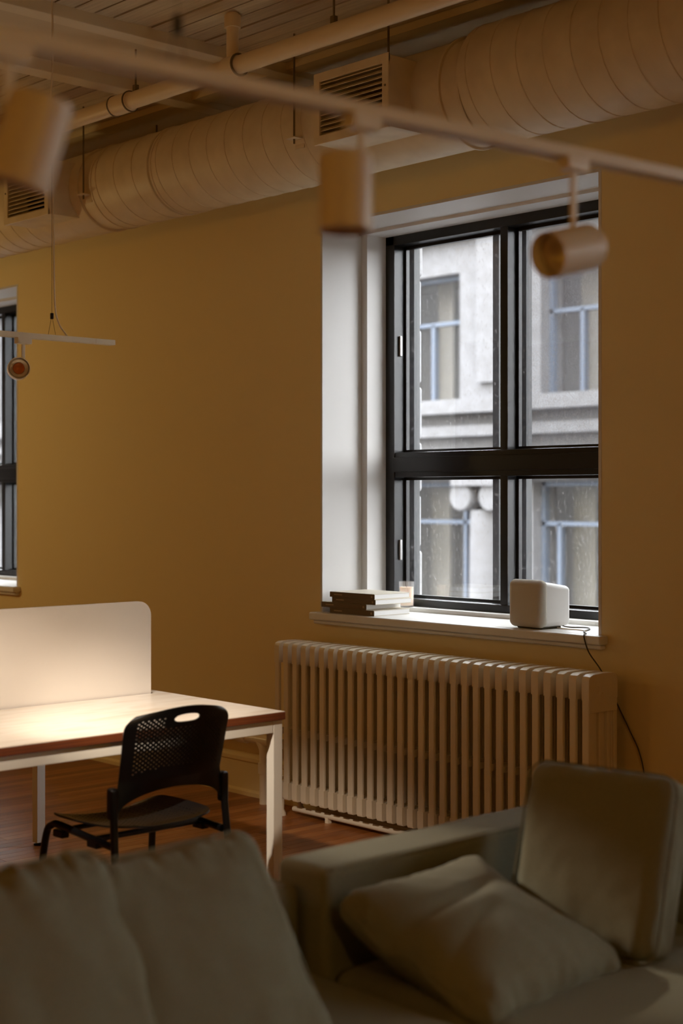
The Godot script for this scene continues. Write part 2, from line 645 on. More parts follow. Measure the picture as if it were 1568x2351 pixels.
func window(n: int, x: float) -> void:
	var t := Node3D.new()
	t.name = "window_%d" % n
	add_child(t)
	tag(t, "", "", "", "structure")
	var a := x + 0.04
	var b := x + WW - 0.04
	var zf := -0.381
	var g := G.new()
	g.bb(x - 0.014, x, SILL_Y - 0.03, HEAD_Y, -0.256, 0.0015)
	g.bb(x - 0.014, a, SILL_Y - 0.03, HEAD_Y, -0.56, -0.256)
	put(t, "jamb", g, M.trim)
	g = G.new()
	g.bb(x + WW, x + WW + 0.014, SILL_Y - 0.03, HEAD_Y, -0.256, 0.0015)
	g.bb(b, x + WW + 0.014, SILL_Y - 0.03, HEAD_Y, -0.56, -0.256)
	put(t, "jamb", g, M.trim)
	g = G.new()
	g.bb(x - 0.014, x + WW + 0.014, HEAD_Y, HEAD_Y + 0.014, -0.24, 0.0015)
	g.bb(x - 0.014, x + WW + 0.014, HEAD_Y - 0.016, HEAD_Y + 0.014, -0.56, -0.24)
	put(t, "head", g, M.trim)
	# sill: board with nosing, moulding under it, raised ledge by the frame
	g = G.new()
	g.rbox(Vector3(x + WW / 2, SILL_Y - 0.0183, 0.02), Vector3(WW + 0.09, 0.036, 0.062), 0.008, 2)
	g.bb(x - 0.014, x + WW + 0.014, SILL_Y - 0.036, SILL_Y, -0.56, 0.0)
	var sill := put(t, "sill", g, M.sill)
	g = G.new()
	g.rbox(Vector3(x + WW / 2, SILL_Y - 0.046, 0.014), Vector3(WW + 0.07, 0.02, 0.034), 0.008, 2)
	put(sill, "moulding", g, M.sill)
	g = G.new()
	g.rbox(Vector3(x + WW / 2, SILL_Y + 0.009, -0.35), Vector3(WW - 0.08, 0.022, 0.06), 0.004, 1)
	put(sill, "ledge", g, M.sill)
	# black frame
	var zb := -0.455
	var yb := SILL_Y + 0.02
	var yt := HEAD_Y - 0.012
	var mid := x + 0.80
	g = G.new()
	for s in [[a, a + 0.06], [b - 0.06, b]]:
		g.rbox(Vector3((s[0] + s[1]) / 2, (yb + yt) / 2, (zf + zb) / 2), Vector3(0.06, yt - yb, zf - zb), 0.004, 1)
	for s in [[yt - 0.05, yt], [yb - 0.012, yb + 0.036]]:
		g.rbox(Vector3((a + b) / 2, (s[0] + s[1]) / 2, (zf + zb) / 2), Vector3(b - a, s[1] - s[0], zf - zb), 0.004, 1)
	put(t, "frame", g, M.frame)
	g = G.new()
	g.rbox(Vector3((a + b) / 2, 1.6545, -0.42), Vector3(b - a - 0.1, 0.121, 0.064), 0.004, 1)
	g.rbox(Vector3((a + b) / 2, 1.655, -0.398), Vector3(b - a - 0.1, 0.072, 0.04), 0.004, 1)
	put(t, "transom", g, M.frame)
	g = G.new()
	g.rbox(Vector3(mid, (yb + yt) / 2, -0.425), Vector3(0.045, yt - yb, 0.07), 0.004, 1)
	put(t, "mullion", g, M.frame)
	# four sashes with panes
	for r in [[yb + 0.036, 1.594], [1.715, yt - 0.05]]:
		for c in [[a + 0.06, mid - 0.0225], [mid + 0.0225, b - 0.06]]:
			var sg := G.new()
			var w := 0.014
			var z0 := -0.452
			var dz := 0.022
			sg.bb(c[0], c[0] + w, r[0], r[1], z0 - dz, z0)
			sg.bb(c[1] - w, c[1], r[0], r[1], z0 - dz, z0)
			sg.bb(c[0], c[1], r[0], r[0] + w, z0 - dz, z0)
			sg.bb(c[0], c[1], r[1] - w, r[1], z0 - dz, z0)
			var sash := put(t, "sash", sg, M.frame)
			sg = G.new()
			sg.bb(c[0] + 0.01, c[1] - 0.01, r[0] + 0.01, r[1] - 0.01, -0.4645, -0.4615)
			put(sash, "pane", sg, M.glass)
			sg = G.new()
			sg.bb(c[0] + 0.012, c[1] - 0.012, r[0] + 0.012, r[1] - 0.012, -0.4668, -0.4660)
			put(sash, "dust_film", sg, M.dust)
	# outer storm sash
	g = G.new()
	for s in [[a - 0.005, a + 0.076], [mid - 0.168, mid - 0.13], [mid - 0.02, mid + 0.036], [b - 0.07, b]]:
		g.bb(s[0], s[1], yb, yt, -0.545, -0.505)
	for s in [[yb - 0.015, yb + 0.03], [1.61, 1.70], [yt - 0.045, yt + 0.005]]:
		g.bb(a, b, s[0], s[1], -0.542, -0.508)
	put(t, "storm_sash", g, M.frame_outer)
	g = G.new()
	g.bb(mid + 0.036, b - 0.07, 1.70, yt - 0.045, -0.5205, -0.5195)
	put(t, "insect_screen", g, M.screen_mesh)
	for yy in [2.238, 1.238]:
		g = G.new()
		g.rbox(Vector3(a + 0.066, yy, -0.42), Vector3(0.012, 0.1, 0.016), 0.003, 1)
		put(t, "latch", g, M.latch)

# ------------------------------------------------------------------ ceiling services
func duct_ring(g: G, x: float, w: float, r: float) -> void:
	g.lathe([Vector2(r - 0.02, -w / 2), Vector2(r, -w / 2), Vector2(r + 0.004, -w / 2 + 0.004), Vector2(r + 0.004, w / 2 - 0.004), Vector2(r, w / 2), Vector2(r - 0.02, w / 2)], 48, Transform3D(Basis(Vector3.FORWARD, -PI / 2) , Vector3(x, DY, DZ)))

const DY := 3.10
const DZ := 0.36

func duct() -> void:
	var t := thing("air_duct", "large round spiral duct painted cream along the top of the window wall", "duct")
	var turn := Basis(Vector3.FORWARD, -PI / 2)   # y -> x
	turn = Basis(Vector3(0, -1, 0), Vector3(1, 0, 0), Vector3(0, 0, 1))
	var secs := [[-12.9, -7.05, 0.213, 0.213], [-7.05, -6.65, 0.213, -1.0], [-6.65, -6.56, 0.213, 0.2131], [-6.44, -5.95, 0.213, 0.213], [-5.92, -4.58, 0.213, 0.213], [-4.58, -4.178, 0.213, -1.0], [-4.178, -4.02, 0.213, 0.2131], [-3.9, 6.4, 0.229, 0.229]]
	for s in secs:
		var g := G.new()
		var L: float = s[1] - s[0]
		if s[3] < 0.0:
			for k in 44:      # a shell left open towards the outlet box
				var a0 := deg_to_rad(133.0 + 284.0 * k / 44.0)
				var a1 := deg_to_rad(133.0 + 284.0 * (k + 1) / 44.0)
				var q := []
				for rr in [s[2] - 0.003, s[2]]:
					for an in [a0, a1]:
						q.append(Vector3(0, DY + cos(an) * rr, DZ + sin(an) * rr))
				var from := g.v.size()
				var e0 := Vector3(s[0], 0, 0)
				var e1 := Vector3(s[1], 0, 0)
				g.quad(q[2] + e0, q[3] + e0, q[3] + e1, q[2] + e1)
				g.quad(q[0] + e0, q[0] + e1, q[1] + e1, q[1] + e0)
				g.quad(q[0] + e0, q[1] + e0, q[3] + e0, q[2] + e0)
				g.quad(q[0] + e1, q[2] + e1, q[3] + e1, q[1] + e1)
				g.quad(q[0] + e0, q[2] + e0, q[2] + e1, q[0] + e1)
				g.quad(q[1] + e0, q[1] + e1, q[3] + e1, q[3] + e0)
				var mid: Vector3 = (q[0] + q[3]) / 2.0 + (e0 + e1) / 2.0
				for i in range(from, g.v.size()): g.v[i] -= mid
				g.out(from, Transform3D(Basis.IDENTITY, mid))
			put(t, "duct_section", g, M.duct)
			continue
		g.lathe([Vector2(0, 0), Vector2(s[2], 0), Vector2(s[3], L), Vector2(0, L)], 56, Transform3D(turn, Vector3(s[0], DY + (s[2] - 0.213), DZ)))
		var p := put(t, "duct_section", g, M.duct)
		# the locked spiral seam, a thin raised rib
		if s[2] == s[3]:
			var pts := []
			var nt := int(L / 0.125)
			for k in nt * 28 + 1:
				var an := TAU * k / 28.0
				pts.append(Vector3(s[0] + 0.01 + (L - 0.02) * k / (nt * 28.0), DY + (s[2] - 0.213) + cos(an) * (s[2] + 0.0008), DZ + sin(an) * (s[2] + 0.0008)))
			g = G.new()
			g.tube(pts, 0.0026, 5)
			put(p, "seam", g, M.duct)
	for c in [[-6.5, 0.12, 0.206], [-5.935, 0.03, 0.206], [-3.96, 0.1, 0.212]]:
		var g := G.new()
		g.lathe([Vector2(0, -c[1] / 2), Vector2(c[2], -c[1] / 2), Vector2(c[2], c[1] / 2), Vector2(0, c[1] / 2)], 56, Transform3D(turn, Vector3(c[0], DY, DZ)))
		put(t, "collar", g, M.duct)
		for e in [-1, 1]:
			g = G.new()
			var x: float = c[0] + e * c[1] / 2
			g.lathe([Vector2(c[2] - 0.01, -0.006), Vector2(c[2] + 0.010, -0.006), Vector2(c[2] + 0.012, 0), Vector2(c[2] + 0.010, 0.006), Vector2(c[2] - 0.01, 0.006)], 56, Transform3D(turn, Vector3(x, DY, DZ)))
			put(t, "bead", g, M.duct)
	# grille boxes on the side of the duct
	for x in [-7.062, -4.591]:
		var xa: float = x
		var xb: float = x + 0.425
		var ya := 2.945
		var yc := 3.225
		var zf := 0.70
		var g := G.new()
		g.bb(xa + 0.0005, xa + 0.012, ya + 0.0098, yc - 0.0098, 0.361, zf - 0.0125)
		g.bb(xb - 0.012, xb - 0.0005, ya + 0.0098, yc - 0.0098, 0.361, zf - 0.0125)
		g.bb(xa, xb, ya, ya + 0.01, 0.36, zf - 0.012)
		g.bb(xa, xb, yc - 0.01, yc, 0.36, zf - 0.012)
		put(t, "outlet_box", g, M.duct)
		g = G.new()
		var e := 0.006
		var w := 0.036
		g.rbox(Vector3((xa + xb) / 2, yc + e - w / 2, zf - 0.006), Vector3(0.437, w, 0.012), 0.003, 1)
		g.rbox(Vector3((xa + xb) / 2, ya - e + w / 2, zf - 0.006), Vector3(0.437, w, 0.012), 0.003, 1)
		g.rbox(Vector3(xa - e + w / 2, (ya + yc) / 2, zf - 0.006), Vector3(w, 0.29, 0.0119), 0.003, 1)
		g.rbox(Vector3(xb + e - w / 2, (ya + yc) / 2, zf - 0.006), Vector3(w, 0.29, 0.0119), 0.003, 1)
		var fr := put(t, "grille", g, M.duct)
		for k in 11:
			g = G.new()
			g.box(Vector3.ZERO, Vector3(xb - xa - 0.06, 0.0022, 0.024), Transform3D(Basis(Vector3.RIGHT, deg_to_rad(38)), Vector3((xa + xb) / 2, ya + 0.034 + k * 0.0212, zf - 0.016)))
			put(fr, "slat", g, M.duct)
		for s in [xa + 0.012, xb - 0.012]:
			g = G.new()
			g.lathe([Vector2(0, 0), Vector2(0.005, 0), Vector2(0.004, 0.003), Vector2(0, 0.004)], 10, Transform3D(Basis(Vector3.RIGHT, PI / 2), Vector3(s, (ya + yc) / 2 + 0.02, zf)))
			put(fr, "screw", g, M.rod)
	# hangers: threaded rods with small angle brackets
	for r in [[-6.48, 0.585, 3.03], [-6.48, 0.13, 3.05], [-4.85, 0.585, 3.03], [-4.85, 0.13, 3.05], [-4.24, 0.62, 3.225]]:
		var h := Node3D.new()
		h.name = "hanger"
		t.add_child(h, true)
		var g := G.new()
		g.tube([Vector3(r[0], r[2] - 0.02, r[1]), Vector3(r[0], 3.482, r[1])], 0.0045, 8)
		put(h, "rod", g, M.rod)
		if r[2] < 3.1:
			g = G.new()
			g.bb(r[0] - 0.03, r[0] + 0.03, r[2], r[2] + 0.004, r[1] - 0.035, r[1] + 0.025)
			g.bb(r[0] - 0.03, r[0] + 0.03, r[2] - 0.035, r[2], r[1] + (-0.035 if r[1] > 0.3 else 0.021), r[1] + (-0.031 if r[1] > 0.3 else 0.025))
			put(h, "bracket", g, M.duct)

func pipes() -> void:
	var t := thing("ceiling_pipe", "cream painted pipe hung under the ceiling in front of the duct", "pipe")
	var y := 3.26
	var z := 0.95
	var g := G.new()
	g.tube([Vector3(-12.9, y, z), Vector3(-8, y, z), Vector3(-4, y, z), Vector3(3.9, y, z)], 0.037, 28)
	put(t, "main_run", g, M.pipe)
	for c in [[-4.815, 0.08], [-5.6, 0.13]]:
		g = G.new()
		var w: float = c[1]
		g.lathe([Vector2(0.03, -w / 2), Vector2(0.041, -w / 2), Vector2(0.044, -w / 2 + 0.006), Vector2(0.044, w / 2 - 0.006), Vector2(0.041, w / 2), Vector2(0.03, w / 2)], 28, Transform3D(Basis(Vector3(0, -1, 0), Vector3(1, 0, 0), Vector3(0, 0, 1)), Vector3(c[0], y, z)))
		put(t, "coupling", g, M.pipe)
	for x in [-5.66, -5.54, -4.77]:
		g = G.new()
		g.lathe([Vector2(0.04, -0.003), Vector2(0.0475, -0.003), Vector2(0.0475, 0.003), Vector2(0.04, 0.003)], 28, Transform3D(Basis(Vector3(0, -1, 0), Vector3(1, 0, 0), Vector3(0, 0, 1)), Vector3(x, y, z)))
		put(t, "clamp_ring", g, M.rod)
	g = G.new()
	g.tube([Vector3(-4.815, y, z), Vector3(-4.815, 3.484, z)], 0.025, 20)
	var rs := put(t, "riser", g, M.pipe)
	g = G.new()
	g.lathe([Vector2(0.02, 0), Vector2(0.034, 0), Vector2(0.034, 0.05), Vector2(0.02, 0.05)], 20, Transform3D(Basis.IDENTITY, Vector3(-4.815, 3.42, z)))
	put(rs, "socket", g, M.pipe)
	for r in [[-5.50, 0.0], [-4.2, 0.0], [-6.9, 0.0]]:
		g = G.new()
		g.tube([Vector3(r[0], y + 0.035, z), Vector3(r[0], 3.482, z)], 0.0045, 8)
		g.rbox(Vector3(r[0], y + 0.05, z), Vector3(0.022, 0.03, 0.022), 0.003, 1)
		put(t, "rod", g, M.rod)

func track_mesh(l: float) -> G:   # channel open below, along z from 0 to l
	var g := G.new()
	var p := PackedVector2Array([Vector2(-0.0175, 0.01), Vector2(0.0175, 0.01), Vector2(0.0175, -0.01), Vector2(0.009, -0.01), Vector2(0.009, 0.002), Vector2(-0.009, 0.002), Vector2(-0.009, -0.01), Vector2(-0.0175, -0.01)])
	g.prism(p, l, Transform3D(Basis.IDENTITY, Vector3(0, 0, l / 2)))
	return g

# one spotlight: adapter under the track, flat arm, cylinder whose open end looks along DIR
func spot(label: String, at: Vector3, arm: float, centre: Vector3, dir: Vector3, refl := "reflector") -> Node3D:
	var t := thing("track_spotlight", label, "lamp", at, 0.0, "cylindrical spotlights on the ceiling tracks")
	var g := G.new()
	g.rbox(Vector3(0, -0.008, 0), Vector3(0.03, 0.026, 0.062), 0.003, 1)
	put(t, "adapter", g, M.track)
	g = G.new()
	g.rbox(Vector3(0, -0.02 - arm / 2, 0), Vector3(0.007, arm, 0.015), 0.002, 1)
	put(t, "arm", g, M.track)
	var c := centre - at
	var q := look(dir)
	g = G.new()
	var r := 0.0425
	var h := 0.06
	g.lathe([Vector2(0, h), Vector2(r - 0.006, h), Vector2(r - 0.002, h - 0.002), Vector2(r, h - 0.006), Vector2(r, -h), Vector2(r - 0.003, -h), Vector2(r - 0.003, -h + 0.035), Vector2(r - 0.012, -h + 0.037), Vector2(0, -h + 0.037)], 40, Transform3D(q, c))
	var body := put(t, "housing", g, M.lamp_body)
	g = G.new()
	g.lathe([Vector2(0.022, -h + 0.032), Vector2(0.033, -h + 0.024), Vector2(0.036, -h + 0.026), Vector2(0.036, -h + 0.0365), Vector2(0.022, -h + 0.0365)], 32, Transform3D(q, c))
	put(body, "baffle", g, M.lamp_body)
	g = G.new()
	g.lathe([Vector2(0, -h + 0.036), Vector2(0.0, -h + 0.0335), Vector2(0.012, -h + 0.032), Vector2(0.021, -h + 0.029), Vector2(0.022, -h + 0.036)], 32, Transform3D(q, c))
	put(body, "reflector", g, M[refl])
	var pivot := Vector3(0, -0.02 - arm, 0)
	g = G.new()
	g.tube([pivot + Vector3(0, 0.006, 0), c], 0.006, 10)
	put(t, "pivot", g, M.track)
	return t

func tracks() -> void:
	# near track
	var a := Vector3(-1.62, 2.12, 1.4)
	var b := Vector3(-1.835, 2.12, 4.3)
	var t := thing("lighting_track", "long white lighting track hanging over the sofa", "track", a, atan2(b.x - a.x, b.z - a.z), "suspended lighting tracks")
	put(t, "channel", track_mesh((b - a).length()), M.track)
	var z := 2.09
	susp(t, z, true)
	# far track over the desk
	var t2 := thing("lighting_track", "white lighting track hanging over the white desk", "track", Vector3(-5.07, 2.12, 1.362), 0.0, "suspended lighting tracks")
	var ch := put(t2, "channel", track_mesh(3.2), M.track)
	ch.position.z = 0.093
	var g := G.new()
	g.rbox(Vector3(0, 0, 0.046), Vector3(0.036, 0.021, 0.092), 0.002, 1)
	put(t2, "end_feed", g, M.track)
	susp(t2, 0.285, false)
	spot("white spotlight over the sofa, lying level with its open end away from the window", Vector3(-1.705, 2.108, 2.65), 0.09, Vector3(-1.722, 1.948, 2.64), Vector3(-0.05, -0.24, 0.97))
	spot("white spotlight over the sofa, hanging straight down in front of the grille", Vector3(-1.744, 2.108, 3.14), 0.1, Vector3(-1.708, 1.973, 3.21), Vector3(0.02, -1, 0.02))
	spot("white spotlight over the sofa, tilted, on the track beyond its wire clip", Vector3(-1.79, 2.108, 3.755), 0.07, Vector3(-1.725, 1.968, 3.76), Vector3(-0.19, -0.94, 0.2))
	# third track beside the desk, added out of view to carry added spotlights
	var t3 := thing("lighting_track", "added unseen lighting track between the sofa and the desk", "track", Vector3(-3.4, 2.32, 3.0), 0.0, "suspended lighting tracks")
	put(t3, "channel", track_mesh(2.6), M.track)
	susp(t3, 0.3, true, 1.17)
	var sp := Vector3(-3.36, 2.18, 3.08)
	var to := Vector3(-4.25, 0.74, 1.78) - sp
	lit(spot("added unseen spotlight beside the desk, brightening the desk end by the chair", Vector3(-3.4, 2.308, 3.07), 0.08, sp, to), sp, to, 8.0, 15.5, SPOT)
	sp = Vector3(-3.36, 2.18, 3.62)
	to = Vector3(-4.42, 0.74, 2.45) - sp
	lit(spot("added unseen spotlight beside the desk, brightening the foot of the divider", Vector3(-3.4, 2.308, 3.61), 0.08, sp, to), sp, to, 5.5, 18.0, SPOT)
	sp = Vector3(-5.03, 1.99, 3.05)
	to = Vector3(-2.67, 0.645, 2.22) - sp
	lit(spot("added unseen spotlight over the desk, brightening the sofa back", Vector3(-5.07, 2.108, 3.07), 0.08, sp, to), sp, to, 5.5, 6.3, SPOT)
	spot("small white spotlight over the desk with an amber reflector", Vector3(-5.07, 2.108, 1.775), 0.06, Vector3(-5.062, 1.99, 1.80), Vector3(0.86, -0.04, 0.47), "reflector_amber")

# switches on a spotlight added out of view to brighten a surface
func lit(t: Node3D, centre: Vector3, dir: Vector3, energy: float, angle: float, color: Color) -> void:
	var g := G.new()
	g.lathe([Vector2(0, -0.029), Vector2(0.03, -0.029), Vector2(0.03, -0.026), Vector2(0, -0.026)], 24, Transform3D(look(dir), centre - t.position))
	var added_lens := put(t, "added_lamp_lens", g, M.added_lens)
	var l := SpotLight3D.new()
	l.name = "added_spot_light"
	l.light_color = color
	l.light_energy = energy
	l.light_size = 0.03
	l.spot_angle = angle
	l.spot_angle_attenuation = 1.0
	l.spot_range = 20.0
	l.spot_attenuation = 2.0
	l.shadow_enabled = true
	t.add_child(l)
	l.position = centre - t.position + dir.normalized() * 0.062
	l.basis = Basis.looking_at(dir)

func susp(t: Node3D, z: float, near: bool, top := 1.36) -> void:
	var g := G.new()
	var gy := 0.07 if near else 0.085
	g.rbox(Vector3(0, gy, z), Vector3(0.011, 0.024 if not near else 0.028, 0.011), 0.002, 1)
	put(t, "wire_gripper", g, M.black_metal)
	g = G.new()
	g.tube([Vector3(0, 0.01, z - 0.017), Vector3(0, gy - 0.01, z - 0.003)], 0.0009, 5)
	g.tube([Vector3(0, 0.01, z + 0.017), Vector3(0, gy - 0.01, z + 0.003)], 0.0009, 5)
	g.tube([Vector3(0, gy + 0.01, z), Vector3(0, top, z)], 0.0009, 5)
	put(t, "wire", g, M.rod)
	if not near:
		g = G.new()
		var pts := []
		for p in [Vector3(0, 0.01, z - 0.07), Vector3(0, 0.022, z - 0.06), Vector3(0, 0.06, z - 0.03), Vector3(0.002, 0.13, z - 0.012), Vector3(0.004, 0.3, z - 0.006), Vector3(0.002, 0.6, z - 0.004), Vector3(-0.004, 0.9, z + 0.002), Vector3(0.002, 1.1, z - 0.003), Vector3(0, 1.36, z)]:
			pts.append(p)
		g.tube(smooth(pts, 5), 0.0035, 8)
		put(t, "power_cord", g, M.cable)

func smooth(pts: Array, n: int) -> Array:
	var c := Curve3D.new()
	for i in pts.size():
		var d: Vector3 = (pts[mini(i + 1, pts.size() - 1)] - pts[maxi(i - 1, 0)]) / 6.0
		c.add_point(pts[i], -d, d)
	var o := []
	for i in pts.size() - 1:
		for k in n:
			o.append(c.sample(i, float(k) / n))
	o.append(pts[-1])
	return o

# ------------------------------------------------------------------ radiator and pipes by the wall
func radiator() -> void:
	var t := thing("radiator", "old cast iron column radiator painted cream under the window", "radiator", Vector3(-5.392, 0, 0.06))
	var pitch := 0.06255
	var w := 0.035
	var d := 0.178
	var y0 := 0.085
	var y1 := 0.822
	var g := G.new()
	# header profiles in the zy plane, extruded along x
	var toX := Basis(Vector3(0, 0, 1), Vector3(0, 1, 0), Vector3(-1, 0, 0))
	var inset := w / 2
	for part in [[1.0, w]]:
		g.prism(PackedVector2Array([Vector2(0, y1 - 0.1), Vector2(d, y1 - 0.1), Vector2(d, y1 - 0.022), Vector2(d - 0.007, y1 - 0.009), Vector2(d - 0.026, y1 - 0.002), Vector2(0.09, y1), Vector2(0.026, y1 - 0.002), Vector2(0.007, y1 - 0.009), Vector2(0, y1 - 0.022)]), w, Transform3D(toX, Vector3(inset, 0, 0)))
		g.prism(PackedVector2Array([Vector2(0.006, y0), Vector2(d - 0.006, y0), Vector2(d, y0 + 0.012), Vector2(d, y0 + 0.08), Vector2(0, y0 + 0.08), Vector2(0, y0 + 0.012)]), w, Transform3D(toX, Vector3(inset, 0, 0)))
	for k in 4:
		var zc: float = [0.0145, 0.05, 0.09, d - 0.0087][k]
		g.rbox(Vector3(inset, (y0 + y1) / 2, zc), Vector3(w - 0.0024 if k == 3 else 0.018, y1 - y0 - 0.12, 0.015 if k == 3 else 0.026), 0.005, 2)
	g.rbox(Vector3(inset, 0.40, d / 2 - 0.004), Vector3(0.022, 0.03, d - 0.02), 0.004, 1)
	# hubs that join section to section
	var hub := G.new()
	hub.rbox(Vector3(inset + pitch / 2, y1 - 0.058, d / 2), Vector3(pitch, 0.066, 0.09), 0.012, 2)
	hub.rbox(Vector3(inset + pitch / 2, y0 + 0.045, d / 2), Vector3(pitch, 0.056, 0.07), 0.012, 2)
	var hm := hub.mesh(30)
	for k in 29:
		put_mesh(t, "hub", hm, M.radiator).position.x = k * pitch
	var m := g.mesh(30)
	for k in 30:
		var s := put_mesh(t, "section", m, M.radiator)
		s.position.x = k * pitch
	# the closed end section: shallow recesses between the columns
	g = G.new()
	var ex0 := pitch * 29
	g.bb(ex0 + 0.004, ex0 + w - 0.014, y0 + 0.03, y1 - 0.03, 0.004, d - 0.004)
	for zz in [[0.0, 0.022], [0.05, 0.064], [0.1, 0.114], [0.148, d]]:
		g.rbox(Vector3(ex0 + w / 2, (y0 + y1) / 2, (zz[0] + zz[1]) / 2), Vector3(w - 0.001, y1 - y0 - 0.07, zz[1] - zz[0] - 0.001), 0.004, 2)
	for yy in [[y0, y0 + 0.07], [0.385, 0.42], [y1 - 0.15, y1 - 0.05]]:
		g.rbox(Vector3(ex0 + w / 2, (yy[0] + yy[1]) / 2, d / 2), Vector3(w + 0.001, yy[1] - yy[0], d - 0.002), 0.004, 2)
	put(t, "end_plate", g, M.radiator, 30)
	for x in [inset, pitch * 15 + inset, pitch * 29 + inset]:
		for zz in [0.03, d - 0.03]:
			g = G.new()
			g.lathe([Vector2(0, 0), Vector2(0.022, 0), Vector2(0.022, 0.012), Vector2(0.013, 0.03), Vector2(0.016, 0.1), Vector2(0, 0.1)], 14, Transform3D(Basis.IDENTITY, Vector3(x, 0, zz)))
			put(t, "foot", g, M.radiator)
	g = G.new()
	g.lathe([Vector2(0, -0.022), Vector2(0.011, -0.022), Vector2(0.013, -0.012), Vector2(0.013, 0.006), Vector2(0, 0.006)], 16, Transform3D(Basis(Vector3(0, -1, 0), Vector3(1, 0, 0), Vector3(0, 0, 1)), Vector3(-0.006, y1 - 0.03, d * 0.6)))
	put(t, "bleed_plug", g, M.black_metal)
	# valve and feed
	g = G.new()
	g.lathe([Vector2(0, -0.03), Vector2(0.026, -0.03), Vector2(0.03, 0), Vector2(0.026, 0.03), Vector2(0, 0.03)], 18, Transform3D(Basis.IDENTITY, Vector3(-0.075, y0 + 0.05, 0.09)))
	g.tube([Vector3(0.02, y0 + 0.045, 0.09), Vector3(-0.07, y0 + 0.045, 0.09)], 0.018, 14)
	g.tube([Vector3(-0.075, y0 + 0.05, 0.09), Vector3(-0.075, 0.0, 0.09)], 0.016, 14)
	put(t, "valve", g, M.radiator)
	# emblem and rings cast on the end section
	g = G.new()
	var ex := pitch * 29 + w
	for q in [[0.128, 0.76, 0.016], [0.1, 0.742, 0.009]]:
		var ring := []
		for k in 17:
			var an := TAU * k / 16.0
			ring.append(Vector3(ex, q[1] + sin(an) * q[2], q[0] + cos(an) * q[2]))
		g.tube(ring, 0.0022, 6)
	put(t, "emblem", g, M.radiator)
	# pipe along the wall, left of the radiator
	var p := thing("heating_pipe", "cream painted heating pipe running along the wall above the baseboard", "pipe", Vector3(-5.4, 0, 0.1))
	g = G.new()
	g.tube(smooth([Vector3(-7.4, 0.31, 0), Vector3(-4, 0.31, 0), Vector3(-0.36, 0.31, 0), Vector3(-0.27, 0.305, 0), Vector3(-0.235, 0.27, 0), Vector3(-0.23, 0.2, 0), Vector3(-0.23, 0.0, 0)], 4), 0.024, 16)
	put(p, "run", g, M.radiator)
	g = G.new()
	g.tube([Vector3(-0.42, 0.31, 0), Vector3(-0.36, 0.31, 0)], 0.031, 18)
	put(p, "fitting", g, M.radiator)
	g = G.new()
	g.tube([Vector3(-0.23, 0.2, 0), Vector3(-0.23, 0.15, 0)], 0.031, 18)
	put(p, "fitting", g, M.radiator)
	for x in [-4.6, -1.4]:
		g = G.new()
		g.bb(x - 0.012, x + 0.012, 0.3, 0.32, -0.097, 0.0)
		put(p, "bracket", g, M.radiator)
	var q2 := thing("return_pipe", "thin pipe on the floor under the radiator", "pipe", Vector3(-5.4, 0, 0.16))
	g = G.new()
	g.tube([Vector3(0.06, 0.03, 0), Vector3(1.74, 0.03, 0)], 0.013, 12)
	put(q2, "run", g, M.radiator)
	for x in [0.3, 1.5]:
		g = G.new()
		g.bb(x - 0.01, x + 0.01, 0, 0.03, -0.012, 0.012)
		put(q2, "clip", g, M.radiator)

